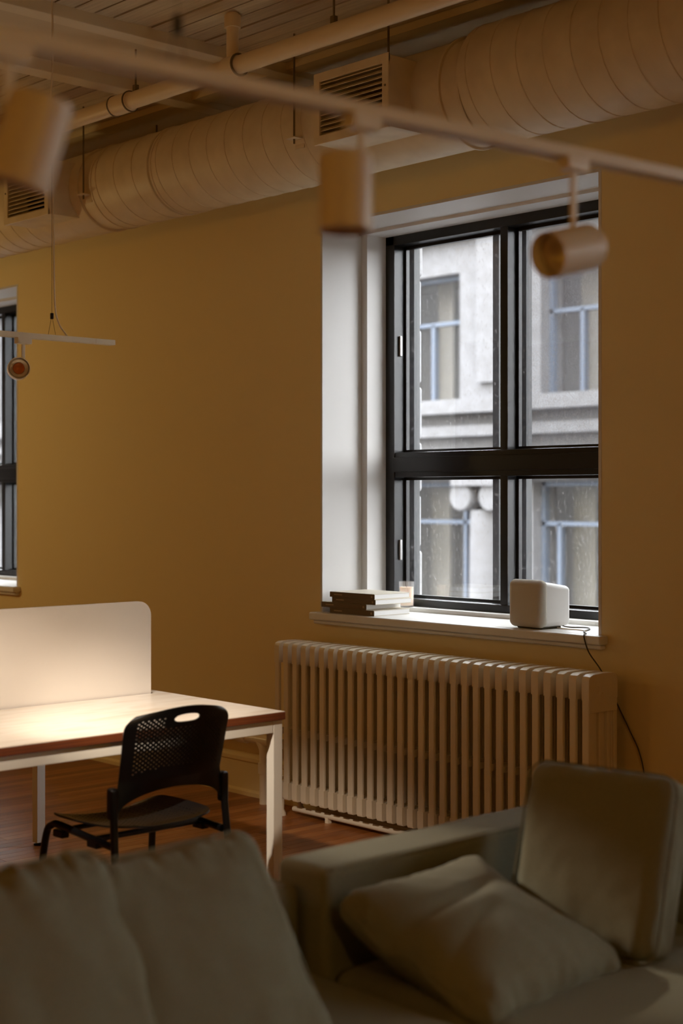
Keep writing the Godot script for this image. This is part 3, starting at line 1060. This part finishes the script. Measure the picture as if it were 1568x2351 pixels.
# ------------------------------------------------------------------ sill things
func sill_things() -> void:
	# four books, spines to the room
	var bk := [[-5.262, -4.93, 0.03, -0.22, 0.026, 0.0], [-5.31, -5.0, 0.02, -0.21, 0.026, 1.5], [-5.245, -4.935, 0.025, -0.23, 0.024, -1.0], [-5.245, -4.955, 0.022, -0.22, 0.025, 0.6]]
	var names := ["lowest book of the stack on the sill, dark spine", "second book up in the stack, pushed out towards the jamb", "third book up in the stack on the sill", "top book of the stack on the sill with a plain pale cover"]
	var y := SILL_Y
	for i in 4:
		var b: Array = bk[i]
		var L := 0.30
		var D := 0.235
		var h: float = b[4]
		var cx: float = (b[0] + b[1]) / 2
		var t := thing("book", names[i], "book", Vector3(cx, y, (b[2] + b[3]) / 2 - 0.005), deg_to_rad(b[5]), "books stacked on the window sill")
		var g := G.new()
		g.rbox(Vector3(0, h - 0.0015, 0), Vector3(L, 0.003, D), 0.001, 1)
		g.rbox(Vector3(0, 0.0015, 0), Vector3(L, 0.003, D), 0.001, 1)
		put(t, "cover", g, M.book_cover)
		g = G.new()
		g.rbox(Vector3(0, h / 2, D / 2 - 0.0015), Vector3(L, h, 0.004), 0.0015, 1)
		var sp := put(t, "spine", g, M.book_spine)
		g = G.new()
		g.bb(-L / 2 + 0.03, -L / 2 + 0.085, h * 0.4, h * 0.6, D / 2 + 0.0004, D / 2 + 0.001)
		put(sp, "spine_title", g, M.book_print)
		g = G.new()
		g.bb(L / 2 - 0.022, L / 2 - 0.012, h * 0.3, h * 0.7, D / 2 + 0.0004, D / 2 + 0.001)
		put(sp, "spine_mark", g, M.book_print)
		g = G.new()
		g.bb(-L / 2 + 0.002, L / 2 - 0.002, 0.003, h - 0.003, -D / 2 + 0.003, D / 2 - 0.004)
		put(t, "pages", g, M.paper)
		y += h
	# candle in a glass
	var c := thing("candle_jar", "small glass candle jar with pale wax behind the books", "candle", Vector3(-5.085, SILL_Y + 0.02, -0.335))
	var g := G.new()
	g.lathe([Vector2(0, 0), Vector2(0.034, 0), Vector2(0.036, 0.004), Vector2(0.037, 0.122), Vector2(0.034, 0.122), Vector2(0.033, 0.006), Vector2(0, 0.006)], 32)
	put(c, "jar", g, M.jar)
	g = G.new()
	g.lathe([Vector2(0, 0.007), Vector2(0.0325, 0.007), Vector2(0.033, 0.095), Vector2(0.02, 0.092), Vector2(0, 0.092)], 32)
	put(c, "wax", g, M.wax)
	g = G.new()
	g.tube([Vector3(0, 0.09, 0), Vector3(0.001, 0.104, 0)], 0.001, 6)
	put(c, "wick", g, M.black_metal)
	# speaker
	var s := thing("speaker", "rounded white speaker with a pale fabric front on the window sill", "speaker", Vector3(-4.055, SILL_Y, -0.085), deg_to_rad(-3))
	var taper := func(p: Vector3, _n: Vector3) -> Vector3:
		var k := clampf((0.09 - p.z) / 0.19, 0.0, 1.0)
		return Vector3(p.x, p.y * lerpf(1.0, 0.84, k) - 0.014 * k, p.z)
	g = G.new()
	g.rbox(Vector3(0, 0.105, -0.012), Vector3(0.184, 0.192, 0.172), 0.022, 4, Transform3D.IDENTITY, 4, taper)
	put(s, "shell", g, M.speaker_shell)
	g = G.new()
	g.rbox(Vector3(0, 0.105, 0.066), Vector3(0.19, 0.198, 0.056), 0.027, 5, Transform3D.IDENTITY, 3)
	put(s, "fabric_front", g, M.speaker_fabric)
	g = G.new()
	g.rbox(Vector3(0, 0.005, 0.0), Vector3(0.14, 0.01, 0.12), 0.004, 1)
	put(s, "foot", g, M.cord_dark)
	# its cord
	g = G.new()
	var pts := [Vector3(-4.0, 0.965, -0.14), Vector3(-3.97, 0.9535, -0.17), Vector3(-3.9, 0.9535, -0.2), Vector3(-3.84, 0.9535, -0.15), Vector3(-3.80, 0.9535, -0.06), Vector3(-3.735, 0.9535, 0.01), Vector3(-3.715, 0.953, 0.047), Vector3(-3.707, 0.935, 0.056), Vector3(-3.686, 0.881, 0.052), Vector3(-3.636, 0.81, 0.036), Vector3(-3.582, 0.69, 0.012), Vector3(-3.519, 0.587, 0.012), Vector3(-3.474, 0.508, 0.012), Vector3(-3.45, 0.40, 0.012), Vector3(-3.445, 0.24, 0.03), Vector3(-3.44, 0.06, 0.045), Vector3(-3.40, 0.004, 0.06), Vector3(-3.2, 0.004, 0.08)]
	g.tube(smooth(pts, 5), 0.0028, 7)
	var cord := put(s, "cord", g, M.cord_dark)
	cord.transform = s.transform.affine_inverse()
	g = G.new()
	pts = [Vector3(-3.99, 0.9535, -0.12), Vector3(-3.93, 0.9535, -0.09), Vector3(-3.86, 0.9535, -0.09), Vector3(-3.80, 0.9535, -0.075)]
	g.tube(smooth(pts, 5), 0.0024, 7)
	tag(put(self, "charging_cable", g, M.cable), "short pale cable looped on the sill beside the speaker", "cord")

# ------------------------------------------------------------------ desk, divider and chair
func desk() -> void:
	var xa := -5.655
	var xb := -4.03
	var za := 1.338
	var zb := 3.4
	var t := thing("bench_desk", "white bench desk with plywood edged top and square steel legs", "desk", Vector3((xa + xb) / 2, 0, (za + zb) / 2))
	var o := -t.position
	var g := G.new()
	var slot := -4.763
	for s in [[xa, slot - 0.014], [slot + 0.014, xb]]:
		g.rbox(Vector3((s[0] + s[1]) / 2, 0.725, (za + zb) / 2) + o, Vector3(s[1] - s[0], 0.027, zb - za), 0.002, 1)
	g.bb(slot - 0.0145 + o.x, slot + 0.0145 + o.x, 0.712, 0.7385, za + o.z + 0.001, 1.385 + o.z)
	put(t, "plywood_top", g, M.ply)
	g = G.new()
	for s in [[xa, slot - 0.014], [slot + 0.014, xb]]:
		g.bb(s[0] + 0.0015 + o.x, s[1] - 0.0015 + o.x, 0.738, 0.7405, za + 0.0015 + o.z, zb - 0.0015 + o.z)
	g.bb(slot - 0.0145 + o.x, slot + 0.0145 + o.x, 0.738, 0.7405, za + 0.0015 + o.z, 1.385 + o.z)
	put(t, "laminate", g, M.laminate)
	var w := 0.04
	g = G.new()
	for x in [xa + 0.008 + w / 2, xb - 0.008 - w / 2]:
		g.rbox(Vector3(x, 0.6895, (za + zb) / 2) + o, Vector3(w, 0.044, zb - za - 0.1), 0.002, 1)
	for z in [za + 0.008 + w / 2, zb - 0.008 - w / 2]:
		g.rbox(Vector3((xa + xb) / 2, 0.6895, z) + o, Vector3(xb - xa - 0.1, 0.044, w), 0.002, 1)
	put(t, "apron", g, M.white_metal)
	for x in [xa + 0.008 + w / 2, xb - 0.008 - w / 2]:
		for z in [za + 0.008 + w / 2, zb - 0.008 - w / 2]:
			g = G.new()
			g.rbox(Vector3(x, 0.3625, z) + o, Vector3(w, 0.699, w), 0.002, 1)
			var leg := put(t, "leg", g, M.white_metal)
			g = G.new()
			g.lathe([Vector2(0, 0), Vector2(0.022, 0), Vector2(0.022, 0.006), Vector2(0.008, 0.01), Vector2(0.008, 0.016), Vector2(0, 0.016)], 16, Transform3D(Basis.IDENTITY, Vector3(x, 0, z) + o))
			put(leg, "glide", g, M.black_metal)
	# divider
	var poly := PackedVector2Array([Vector2(1.40, 0.716)])
	for k in 9:
		var a := PI - PI / 2 * k / 8.0
		poly.append(Vector2(1.455 + cos(a) * 0.055, 1.042 + sin(a) * 0.055))
	for k in 9:
		var a := PI / 2 - PI / 2 * k / 8.0
		poly.append(Vector2(3.28 + cos(a) * 0.055, 1.042 + sin(a) * 0.055))
	poly.append(Vector2(3.335, 0.716))
	g = G.new()
	g.prism(poly, 0.016, Transform3D(Basis(Vector3(0, 0, 1), Vector3(0, 1, 0), Vector3(-1, 0, 0)), Vector3(slot, 0, 0)))
	tag(put(self, "desk_divider", g, M.screen_panel), "tall white divider panel standing in the middle of the desk", "divider")

func chair() -> void:
	# local: front towards -z, x to the sitter's right
	var t := thing("stacking_chair", "black perforated plastic stacking chair pushed in at the desk", "chair", Vector3(-4.12, 0, 1.925), deg_to_rad(90))
	var none := func(_i: int, _j: int) -> bool: return false
	# seat: a shallow dished shell with a waterfall front
	var seat := func(u: float, w: float) -> Vector3:
		var z := lerpf(0.205, -0.205, w)
		var e := absf(w - 0.5) * 2.0
		var hw := 0.228 * pow(1.0 - pow(e, 5.0) * 0.42, 0.8)
		if w < 0.5: hw *= lerpf(0.93, 1.0, w * 2.0)
		var x := lerpf(-hw, hw, u)
		var y := 0.447 + 0.012 * pow(absf(u - 0.5) * 2.0, 3.0) - 0.022 * sin(w * PI * 0.9) * (1.0 - pow(absf(u - 0.5) * 2.0, 2.0))
		y -= 0.03 * pow(maxf(0.0, (w - 0.82) / 0.18), 2.0)
		return Vector3(x, y, z)
	var seat_hole := func(i: int, j: int) -> float:
		return 0.34 if i >= 4 and i < 40 and j >= 4 and j < 36 and j % 2 == 0 and i % 2 == 1 else 0.0
	var g := G.new()
	g.sheet(seat, 44, 40, 0.006, seat_hole, none)
	put(t, "seat", g, M.chair_plastic, 50)
	# back: curved round the sitter, handle slot near the top, arch cut under the lumbar part
	var slot_c := Vector2(0.5, 0.885)
	var slot_r := Vector2(0.125, 0.04)
	var NU := 46
	var NV := 46
	var bpos := func(u: float, w: float) -> Vector3:
		var yy := lerpf(0.512, 0.838, w)
		var top := maxf(0.0, (w - 0.72) / 0.28)
		var hw := 0.196 + 0.012 * w
		hw *= 1.0 - pow(top, 4.0) * 0.2
		if w < 0.3: hw += 0.026 * pow((0.3 - w) / 0.3, 1.3)
		var s := (u - 0.5) * 2.0
		var x := s * hw
		yy -= 0.026 * top * s * s
		# the arch of the lower edge
		var low := maxf(0.0, 1.0 - w / 0.3)
		yy += low * 0.062 * pow(maxf(0.0, 1.0 - s * s * 1.25), 0.6)
		var z := 0.232 + 0.075 * w * w + 0.02 * sin(w * PI) - 0.052 * s * s
		z += 0.022 * low * s * s
		return Vector3(x, yy, z)
	var inside := func(p: Vector2) -> float:
		var d := (p - slot_c) / slot_r
		return pow(pow(absf(d.x), 2.6) + pow(absf(d.y), 2.6), 1.0 / 2.6)
	var gone := func(i: int, j: int) -> bool:
		return inside.call(Vector2((i + 0.5) / NU, (j + 0.5) / NV)) < 1.0
	var bp2 := func(u: float, w: float) -> Vector3:
		var i := roundi(u * NU)
		var j := roundi(w * NV)
		var cnt := 0
		for q in [[i - 1, j - 1], [i, j - 1], [i - 1, j], [i, j]]:
			if gone.call(q[0], q[1]): cnt += 1
		var p := Vector2(u, w)
		if cnt > 0 and cnt < 4:
			p = slot_c + (p - slot_c) / maxf(0.2, inside.call(p))
		return bpos.call(p.x, p.y)
	var back_hole := func(i: int, j: int) -> float:
		if i < 4 or i >= NU - 4 or j >= NV - 4: return 0.0
		if absf(i + 0.5 - NU / 2.0) < NU * 0.19 and j > NV * 0.80: return 0.0
		if j < 14.0 + 5.0 * (1.0 - pow(absf(i + 0.5 - NU / 2.0) / (NU * 0.5), 2.0)): return 0.0
		return 0.36 if (i + j) % 2 == 0 else 0.0
	g = G.new()
	g.sheet(bp2, NU, NV, 0.006, back_hole, gone)
	put(t, "backrest", g, M.chair_plastic, 50)
	# frame: on each side one bent tube for front leg, seat rail and a rear leg that rises to the back
	for s in [-1.0, 1.0]:
		g = G.new()
		var x: float = 0.212 * s
		g.tube(smooth([Vector3(x * 1.13, 0.012, -0.245), Vector3(x * 1.06, 0.24, -0.212), Vector3(x * 1.02, 0.385, -0.188), Vector3(x * 1.0, 0.418, -0.158), Vector3(x, 0.424, -0.11), Vector3(x, 0.412, 0.05), Vector3(x, 0.402, 0.205)], 5), 0.0125, 12)
		put(t, "front_leg", g, M.chair_metal)
		g = G.new()
		g.tube(smooth([Vector3(x * 1.14, 0.012, 0.29), Vector3(x * 1.07, 0.3, 0.232), Vector3(x * 1.04, 0.45, 0.212), Vector3(x * 1.03, 0.545, 0.205)], 5), 0.0125, 12)
		put(t, "rear_leg", g, M.chair_metal)
		g = G.new()
		g.rbox(Vector3(x * 1.03, 0.54, 0.2), Vector3(0.03, 0.1, 0.034), 0.01, 2, Transform3D.IDENTITY)
		put(t, "bracket", g, M.chair_plastic)
		for z in [-0.11, 0.09]:
			g = G.new()
			g.rbox(Vector3(x * 0.99, 0.397, z), Vector3(0.03, 0.024, 0.055), 0.004, 1)
			put(t, "stacking_pad", g, M.chair_plastic)
		for q in [[x * 1.13, -0.245], [x * 1.14, 0.29]]:
			g = G.new()
			g.lathe([Vector2(0, 0), Vector2(0.016, 0), Vector2(0.016, 0.01), Vector2(0.0135, 0.03), Vector2(0, 0.03)], 14, Transform3D(Basis.IDENTITY, Vector3(q[0], 0, q[1])))
			put(t, "glide", g, M.chair_plastic)
	g = G.new()
	g.tube([Vector3(-0.21, 0.408, 0.08), Vector3(0.21, 0.408, 0.08)], 0.0105, 12)
	put(t, "cross_bar", g, M.chair_metal)
	g = G.new()
	g.tube([Vector3(-0.205, 0.41, -0.1), Vector3(0.205, 0.41, -0.1)], 0.009, 12)
	put(t, "cross_bar", g, M.chair_metal)

# ------------------------------------------------------------------ sofa
func soft(w: float, h: float, d: float, r: float, bulge: float, wrinkle: float, seed_: int, flat := 22, pinch := 0.0, pucker := 0.0, fold := 0.0) -> G:
	var f1 := FastNoiseLite.new()
	f1.seed = seed_
	f1.frequency = 4.5
	f1.fractal_octaves = 3
	var f2 := FastNoiseLite.new()
	f2.seed = seed_ + 7
	f2.frequency = 13.0
	f2.fractal_octaves = 2
	var s := Vector3(w, h, d)
	var mv := func(p: Vector3, n: Vector3) -> Vector3:
		var u := p.x / w * 2.0
		var q := p.y / h * 2.0
		var k := (1.0 - pow(clampf(absf(u), 0, 1), 2.4)) * (1.0 - pow(clampf(absf(q), 0, 1), 2.4))
		var o := p
		o.z += signf(p.z) * bulge * k * minf(1.0, absf(p.z) / (d * 0.25))
		if pinch > 0.0:
			var e := maxf(absf(u), absf(q))
			o.z *= 1.0 - pinch * pow(clampf(e, 0, 1), 3.0)
			var c := clampf(absf(u * q), 0, 1)
			o.x *= 1.0 - 0.07 * (1.0 - pow(absf(q), 2.0)) * pow(absf(u), 3.0) + 0.03 * c
			o.y *= 1.0 - 0.07 * (1.0 - pow(absf(u), 2.0)) * pow(absf(q), 3.0) + 0.03 * c
		# soft dents, tighter folds towards the edges
		var edge := pow(clampf(maxf(absf(u), absf(q)), 0, 1), 6.0)
		o += n * (f1.get_noise_3dv(p * 1.0) * wrinkle + f2.get_noise_3d(p.x * 1.6, p.y * 0.55, p.z) * wrinkle * 0.9 * edge)
		# puckers gathered under the top seam
		if pucker > 0.0:
			var near := exp(-pow((h / 2 - p.y) / 0.06, 2.0))
			o += n * near * pucker * f2.get_noise_2d(p.x * 2.6, p.y * 0.35 + 4.0)
		# one side bent up along a crease
		if fold > 0.0 and p.z > -d:
			var c := 0.24 + 0.10 * u * u + 0.05 * sin(u * 3.0)
			o.z += fold * pow(maxf(0.0, q - c), 1.2)
			var reach := smoothstep(0.6, 0.0, u)
			o.z -= 0.013 * reach * exp(-pow((q - c) / 0.09, 2.0)) * signf(maxf(0.0, p.z))
			o.z += 0.005 * reach * exp(-pow((q - c + 0.22) / 0.1, 2.0)) * signf(maxf(0.0, p.z))
			var c2 := -0.02 + 0.35 * u
			o.z -= 0.006 * smoothstep(0.1, -0.3, u) * exp(-pow((q - c2) / 0.08, 2.0)) * signf(maxf(0.0, p.z))
		return o
	var g := G.new()
	g.rbox(Vector3.ZERO, s, r, 4, Transform3D.IDENTITY, flat, mv)
	return g

func piping(w: float, h: float, z: float, r: float) -> G:
	var g := G.new()
	var pts := []
	for c in [[1, 1, 0], [-1, 1, 1], [-1, -1, 2], [1, -1, 3]]:
		for k in 6:
			var a: float = PI / 2 * c[2] + PI / 2 * k / 5.0
			pts.append(Vector3(c[0] * (w / 2 - r) + cos(a) * r, c[1] * (h / 2 - r) + sin(a) * r, z))
	pts.append(pts[0])
	g.tube(pts, 0.0028, 6)
	return g

func cushion(n: String, label: String, c: Vector3, b: Basis, size: Vector3, bulge: float, wr: float, seed_: int, pinch := 0.0, pipe := true, pucker := 0.0, fold := 0.0) -> void:
	var t := thing(n, label, "cushion", c, 0.0, "loose cushions on the sofa")
	t.basis = b
	put(t, "cover", soft(size.x, size.y, size.z, minf(0.05, size.z * 0.42), bulge, wr, seed_, 40, pinch, pucker, fold), M.fabric, 80)
	if pipe:
		put(t, "piping", piping(size.x + 0.002, size.y + 0.002, size.z * 0.34, 0.045), M.fabric, 80)

func sofas() -> void:
	var t := thing("sofa", "grey brown sofa section nearest the radiator with a low back and an arm", "sofa", Vector3(-2.2, 0, 1.95), 0.0, "sofa sections")
	var o := -t.position
	var bl := func(parent: Node3D, n: String, x0: float, x1: float, y0: float, y1: float, z0: float, z1: float, off: Vector3, r := 0.035, seed_ := 3, wr := 0.003) -> MeshInstance3D:
		var f := FastNoiseLite.new()
		f.seed = seed_
		f.frequency = 3.0
		var mv := func(p: Vector3, nn: Vector3) -> Vector3: return p + nn * f.get_noise_3dv(p) * wr
		var g := G.new()
		g.rbox(Vector3((x0 + x1) / 2, (y0 + y1) / 2, (z0 + z1) / 2) + off, Vector3(x1 - x0, y1 - y0, z1 - z0), r, 4, Transform3D.IDENTITY, 14, mv)
		return put(parent, n, g, M.fabric, 80)
	bl.call(t, "back", -2.72, -2.545, 0.09, 0.645, 1.33, 2.495, o, 0.024, 3, 0.003)
	bl.call(t, "arm", -2.54, -1.66, 0.09, 0.62, 1.33, 1.55, o, 0.04, 4, 0.004)
	bl.call(t, "base", -2.54, -1.68, 0.09, 0.25, 1.56, 2.49, o, 0.02, 5, 0.002)
	bl.call(t, "seat_cushion", -2.54, -1.66, 0.25, 0.42, 1.56, 2.49, o, 0.045, 6, 0.006)
	var g := G.new()
	for sx in [-2.66, -1.74]:
		for sz in [1.4, 2.42]:
			g = G.new()
			g.rbox(Vector3(sx, 0.046, sz) + o, Vector3(0.05, 0.092, 0.05), 0.004, 1)
			put(t, "leg", g, M.black_metal)
	# thin seam along the back's top edge
	g = G.new()
	g.tube([Vector3(-2.551, 0.639, 1.56) + o, Vector3(-2.551, 0.639, 2.47) + o], 0.0035, 6)
	put(t, "piping", g, M.fabric)
	var t2 := thing("sofa", "grey brown sofa section carrying two leaning back cushions", "sofa", Vector3(-2.25, 0, 3.5), 0.0, "sofa sections")
	o = -t2.position
	bl.call(t2, "back", -2.75, -2.61, 0.09, 0.605, 2.505, 4.5, o, 0.03, 13, 0.003)
	bl.call(t2, "base", -2.605, -1.72, 0.09, 0.25, 2.51, 4.5, o, 0.02, 15, 0.002)
	bl.call(t2, "seat_cushion", -2.605, -1.70, 0.25, 0.42, 2.51, 4.5, o, 0.045, 16, 0.006)
	for sx in [-2.68, -1.8]:
		for sz in [2.6, 4.4]:
			g = G.new()
			g.rbox(Vector3(sx, 0.046, sz) + o, Vector3(0.05, 0.092, 0.05), 0.004, 1)
			put(t2, "leg", g, M.black_metal)
	# leaning back cushions: local x along -z, y up the lean, z towards the room
	var lean := func(a: float, yaw: float) -> Basis:
		var b := Basis(Vector3(0, 0, -1), Vector3(0, 1, 0), Vector3(1, 0, 0))
		return Basis(Vector3.UP, deg_to_rad(yaw)) * Basis(Vector3(0, 0, 1), deg_to_rad(a)) * b
	cushion("back_cushion", "grey brown back cushion leaning beside the gap between the sofa sections", Vector3(-2.32, 0.572, 3.05), lean.call(33.0, 4.0), Vector3(0.47, 0.49, 0.17), 0.03, 0.014, 31, 0.0, true, 0.007)
	cushion("back_cushion", "grey brown back cushion with a puckered top, overlapping its neighbour", Vector3(-2.29, 0.594, 3.46), lean.call(31.0, 2.0), Vector3(0.50, 0.50, 0.18), 0.035, 0.016, 44, 0.0, true, 0.013)
	cushion("back_cushion", "square dark grey brown cushion standing against the sofa arm", Vector3(-2.235, 0.622, 1.88), Basis(Vector3.UP, deg_to_rad(9)) * Basis(Vector3.RIGHT, deg_to_rad(-17)), Vector3(0.40, 0.43, 0.14), 0.018, 0.007, 58)
	cushion("throw_pillow", "creased grey brown throw pillow lying on the sofa seat", Vector3(-2.285, 0.488, 2.255), Basis(Vector3(0, 0, 1), deg_to_rad(-17)) * Basis(Vector3.UP, deg_to_rad(4)) * Basis(Vector3(0, 0, -1), Vector3(-1, 0, 0), Vector3(0, 1, 0)), Vector3(0.50, 0.47, 0.12), 0.05, 0.009, 73, 0.42, false, 0.0, 0.05)

# ------------------------------------------------------------------ across the street
func outside() -> void:
	var g := G.new()
	g.bb(-60, 30, -4.3, -4.0, -12.0, -0.6)
	structure("street", g, M.street, "street between the buildings")
	var t := thing("stone_building", "pale stone building with columns across the street", "building", Vector3(-15, -4, -12))
	var o := -t.position
	var z := -12.0
	var per := 2.93
	for k in range(-9, 5):
		var x := -15.8 + k * per       # left edge of the pier right of this bay's window is x + 0.56
		# lower window: x-1.2 .. x+0.56 ; upper window: x-1.05 .. x+0.3
		g = G.new()
		g.bb(x + 0.56 + o.x, x + per - 1.2 + o.x, 0.0, 9.7, z - 0.5 + o.z, z + o.z)
		g.bb(x - 1.2 + o.x, x + 0.56 + o.x, 5.72, 6.95, z - 0.5 + o.z, z + o.z)
		g.bb(x - 1.2 + o.x, x + 0.56 + o.x, 8.9, 9.7, z - 0.5 + o.z, z + o.z)
		g.bb(x - 1.2 + o.x, x - 1.05 + o.x, 6.95, 8.9, z - 0.5 + o.z, z + o.z)
		g.bb(x + 0.3 + o.x, x + 0.56 + o.x, 6.95, 8.9, z - 0.5 + o.z, z + o.z)
		g.bb(x - 1.2 + o.x, x + 0.56 + o.x, 0, 2.6, z - 0.5 + o.z, z + o.z)
		put(t, "wall", g, M.facade)
		for w in [[x - 1.2, x + 0.56, -1.4, 1.72, 1.11], [x - 1.05, x + 0.3, 2.95, 4.9, 4.18]]:
			g = G.new()
			var y0: float = w[2] + 4.0
			var y1: float = w[3] + 4.0
			var f := 0.07
			g.bb(w[0] + o.x, w[0] + f + o.x, y0, y1, z - 0.3 + o.z, z - 0.2 + o.z)
			g.bb(w[1] - f + o.x, w[1] + o.x, y0, y1, z - 0.3 + o.z, z - 0.2 + o.z)
			g.bb(w[0] + o.x, w[1] + o.x, y1 - f, y1, z - 0.3 + o.z, z - 0.2 + o.z)
			g.bb(w[0] + o.x, w[1] + o.x, w[4] + 4.0 - 0.03, w[4] + 4.03, z - 0.3 + o.z, z - 0.2 + o.z)
			var mx: float = w[0] + (0.33 if w[2] < 0 else 0.6)
			g.bb(mx - 0.035 + o.x, mx + 0.035 + o.x, y0, w[4] + 4.0, z - 0.3 + o.z, z - 0.2 + o.z)
			if w[2] < 0: g.bb(w[1] - 0.33 - 0.03 + o.x, w[1] - 0.30 + o.x, y0, y1, z - 0.3 + o.z, z - 0.2 + o.z)
			var win := put(t, "window", g, M.facade_frame)
			g = G.new()
			g.bb(w[0] + o.x, w[1] + o.x, y0, y1, z - 0.285 + o.z, z - 0.275 + o.z)
			put(win, "pane", g, M.facade_pane)
			for c in 5:
				g = G.new()
				var ca: float = lerpf(w[0], w[1], c / 5.0)
				if c % 2 == 1: continue
				g.bb(ca - 0.02 + o.x, ca + (w[1] - w[0]) / 5.0 + 0.04 + o.x, y0 + 0.02, y1 + 0.3, z - 1.0 + o.z, z - 0.97 + o.z)
				put(win, "curtain", g, M.curtain_amber if c == 4 else M.curtain)
		# half column with a scrolled capital on the pier
		var cx := x + 0.92 + 0.0
		g = G.new()
		g.lathe([Vector2(0, 0), Vector2(0.34, 0), Vector2(0.34, 0.3), Vector2(0.3, 0.4), Vector2(0.29, 3.0), Vector2(0.26, 5.3), Vector2(0, 5.3)], 24, Transform3D(Basis.IDENTITY, Vector3(cx, 0, z + 0.06) + o + Vector3(0, -o.y, 0)))
		put(t, "column", g, M.facade)
		g = G.new()
		for s in [-1, 1]:
			g.lathe([Vector2(0, -0.16), Vector2(0.2, -0.16), Vector2(0.22, -0.12), Vector2(0.22, 0.12), Vector2(0.2, 0.16), Vector2(0, 0.16)], 24, Transform3D(Basis(Vector3.RIGHT, PI / 2), Vector3(cx + 0.29 * s, 5.5, z + 0.2) + o + Vector3(0, -o.y, 0)))
		g.bb(cx - 0.42 + o.x, cx + 0.42 + o.x, 5.66, 5.78, z + o.z, z + 0.42 + o.z)
		put(t, "capital", g, M.facade)
		g = G.new()
		g.bb(cx - 0.2 + o.x, cx + 0.42 + o.x, 7.2, 9.5, z + o.z, z + 0.1 + o.z)
		put(t, "pilaster", g, M.facade)
	# the rooms behind the windows
	for b in [[0.0, 2.6, -3.5, -0.5], [5.95, 6.95, -3.5, -0.5], [9.3, 9.6, -3.5, -0.5], [0.0, 9.6, -3.8, -3.5]]:
		g = G.new()
		g.bb(-44 + o.x, -3 + o.x, b[0], b[1], z + b[2] + o.z, z + b[3] + o.z)
		put(t, "room_shell", g, M.interior)
	for b in [[5.78, 5.95, 0.3], [5.95, 6.2, 0.2], [6.4, 6.56, 0.28], [6.74, 6.95, 0.42], [9.4, 9.7, 0.2]]:
		g = G.new()
		g.bb(-45 + o.x, -1 + o.x, b[0], b[1], z - 0.05 + o.z, z + b[2] + o.z)
		put(t, "cornice", g, M.facade)

func _ready() -> void:
	materials()
	setup()
	added_globe_lamp(Vector3(-8.7, 1.95, 2.1), 0.8, WARM2, "added unseen globe pendant brightening the wall near the other window")
	added_globe_lamp(Vector3(-6.5, 2.35, 6.6), 0.66, WARM, "added unseen globe pendant above the far end of the room")
	added_globe_lamp(Vector3(-2.6, 2.35, 7.2), 0.4, WARM, "added unseen globe pendant behind the sofa")
	added_globe_lamp(Vector3(2.6, 2.35, 4.6), 1.15, Color(1.0, 0.77, 0.38), "added unseen globe pendant beyond the sofa arm")
	room()
	for i in WIN.size():
		window(i + 1, WIN[i])
	outside()
	duct()
	pipes()
	tracks()
	radiator()
	desk()
	chair()
	sofas()
	sill_things()
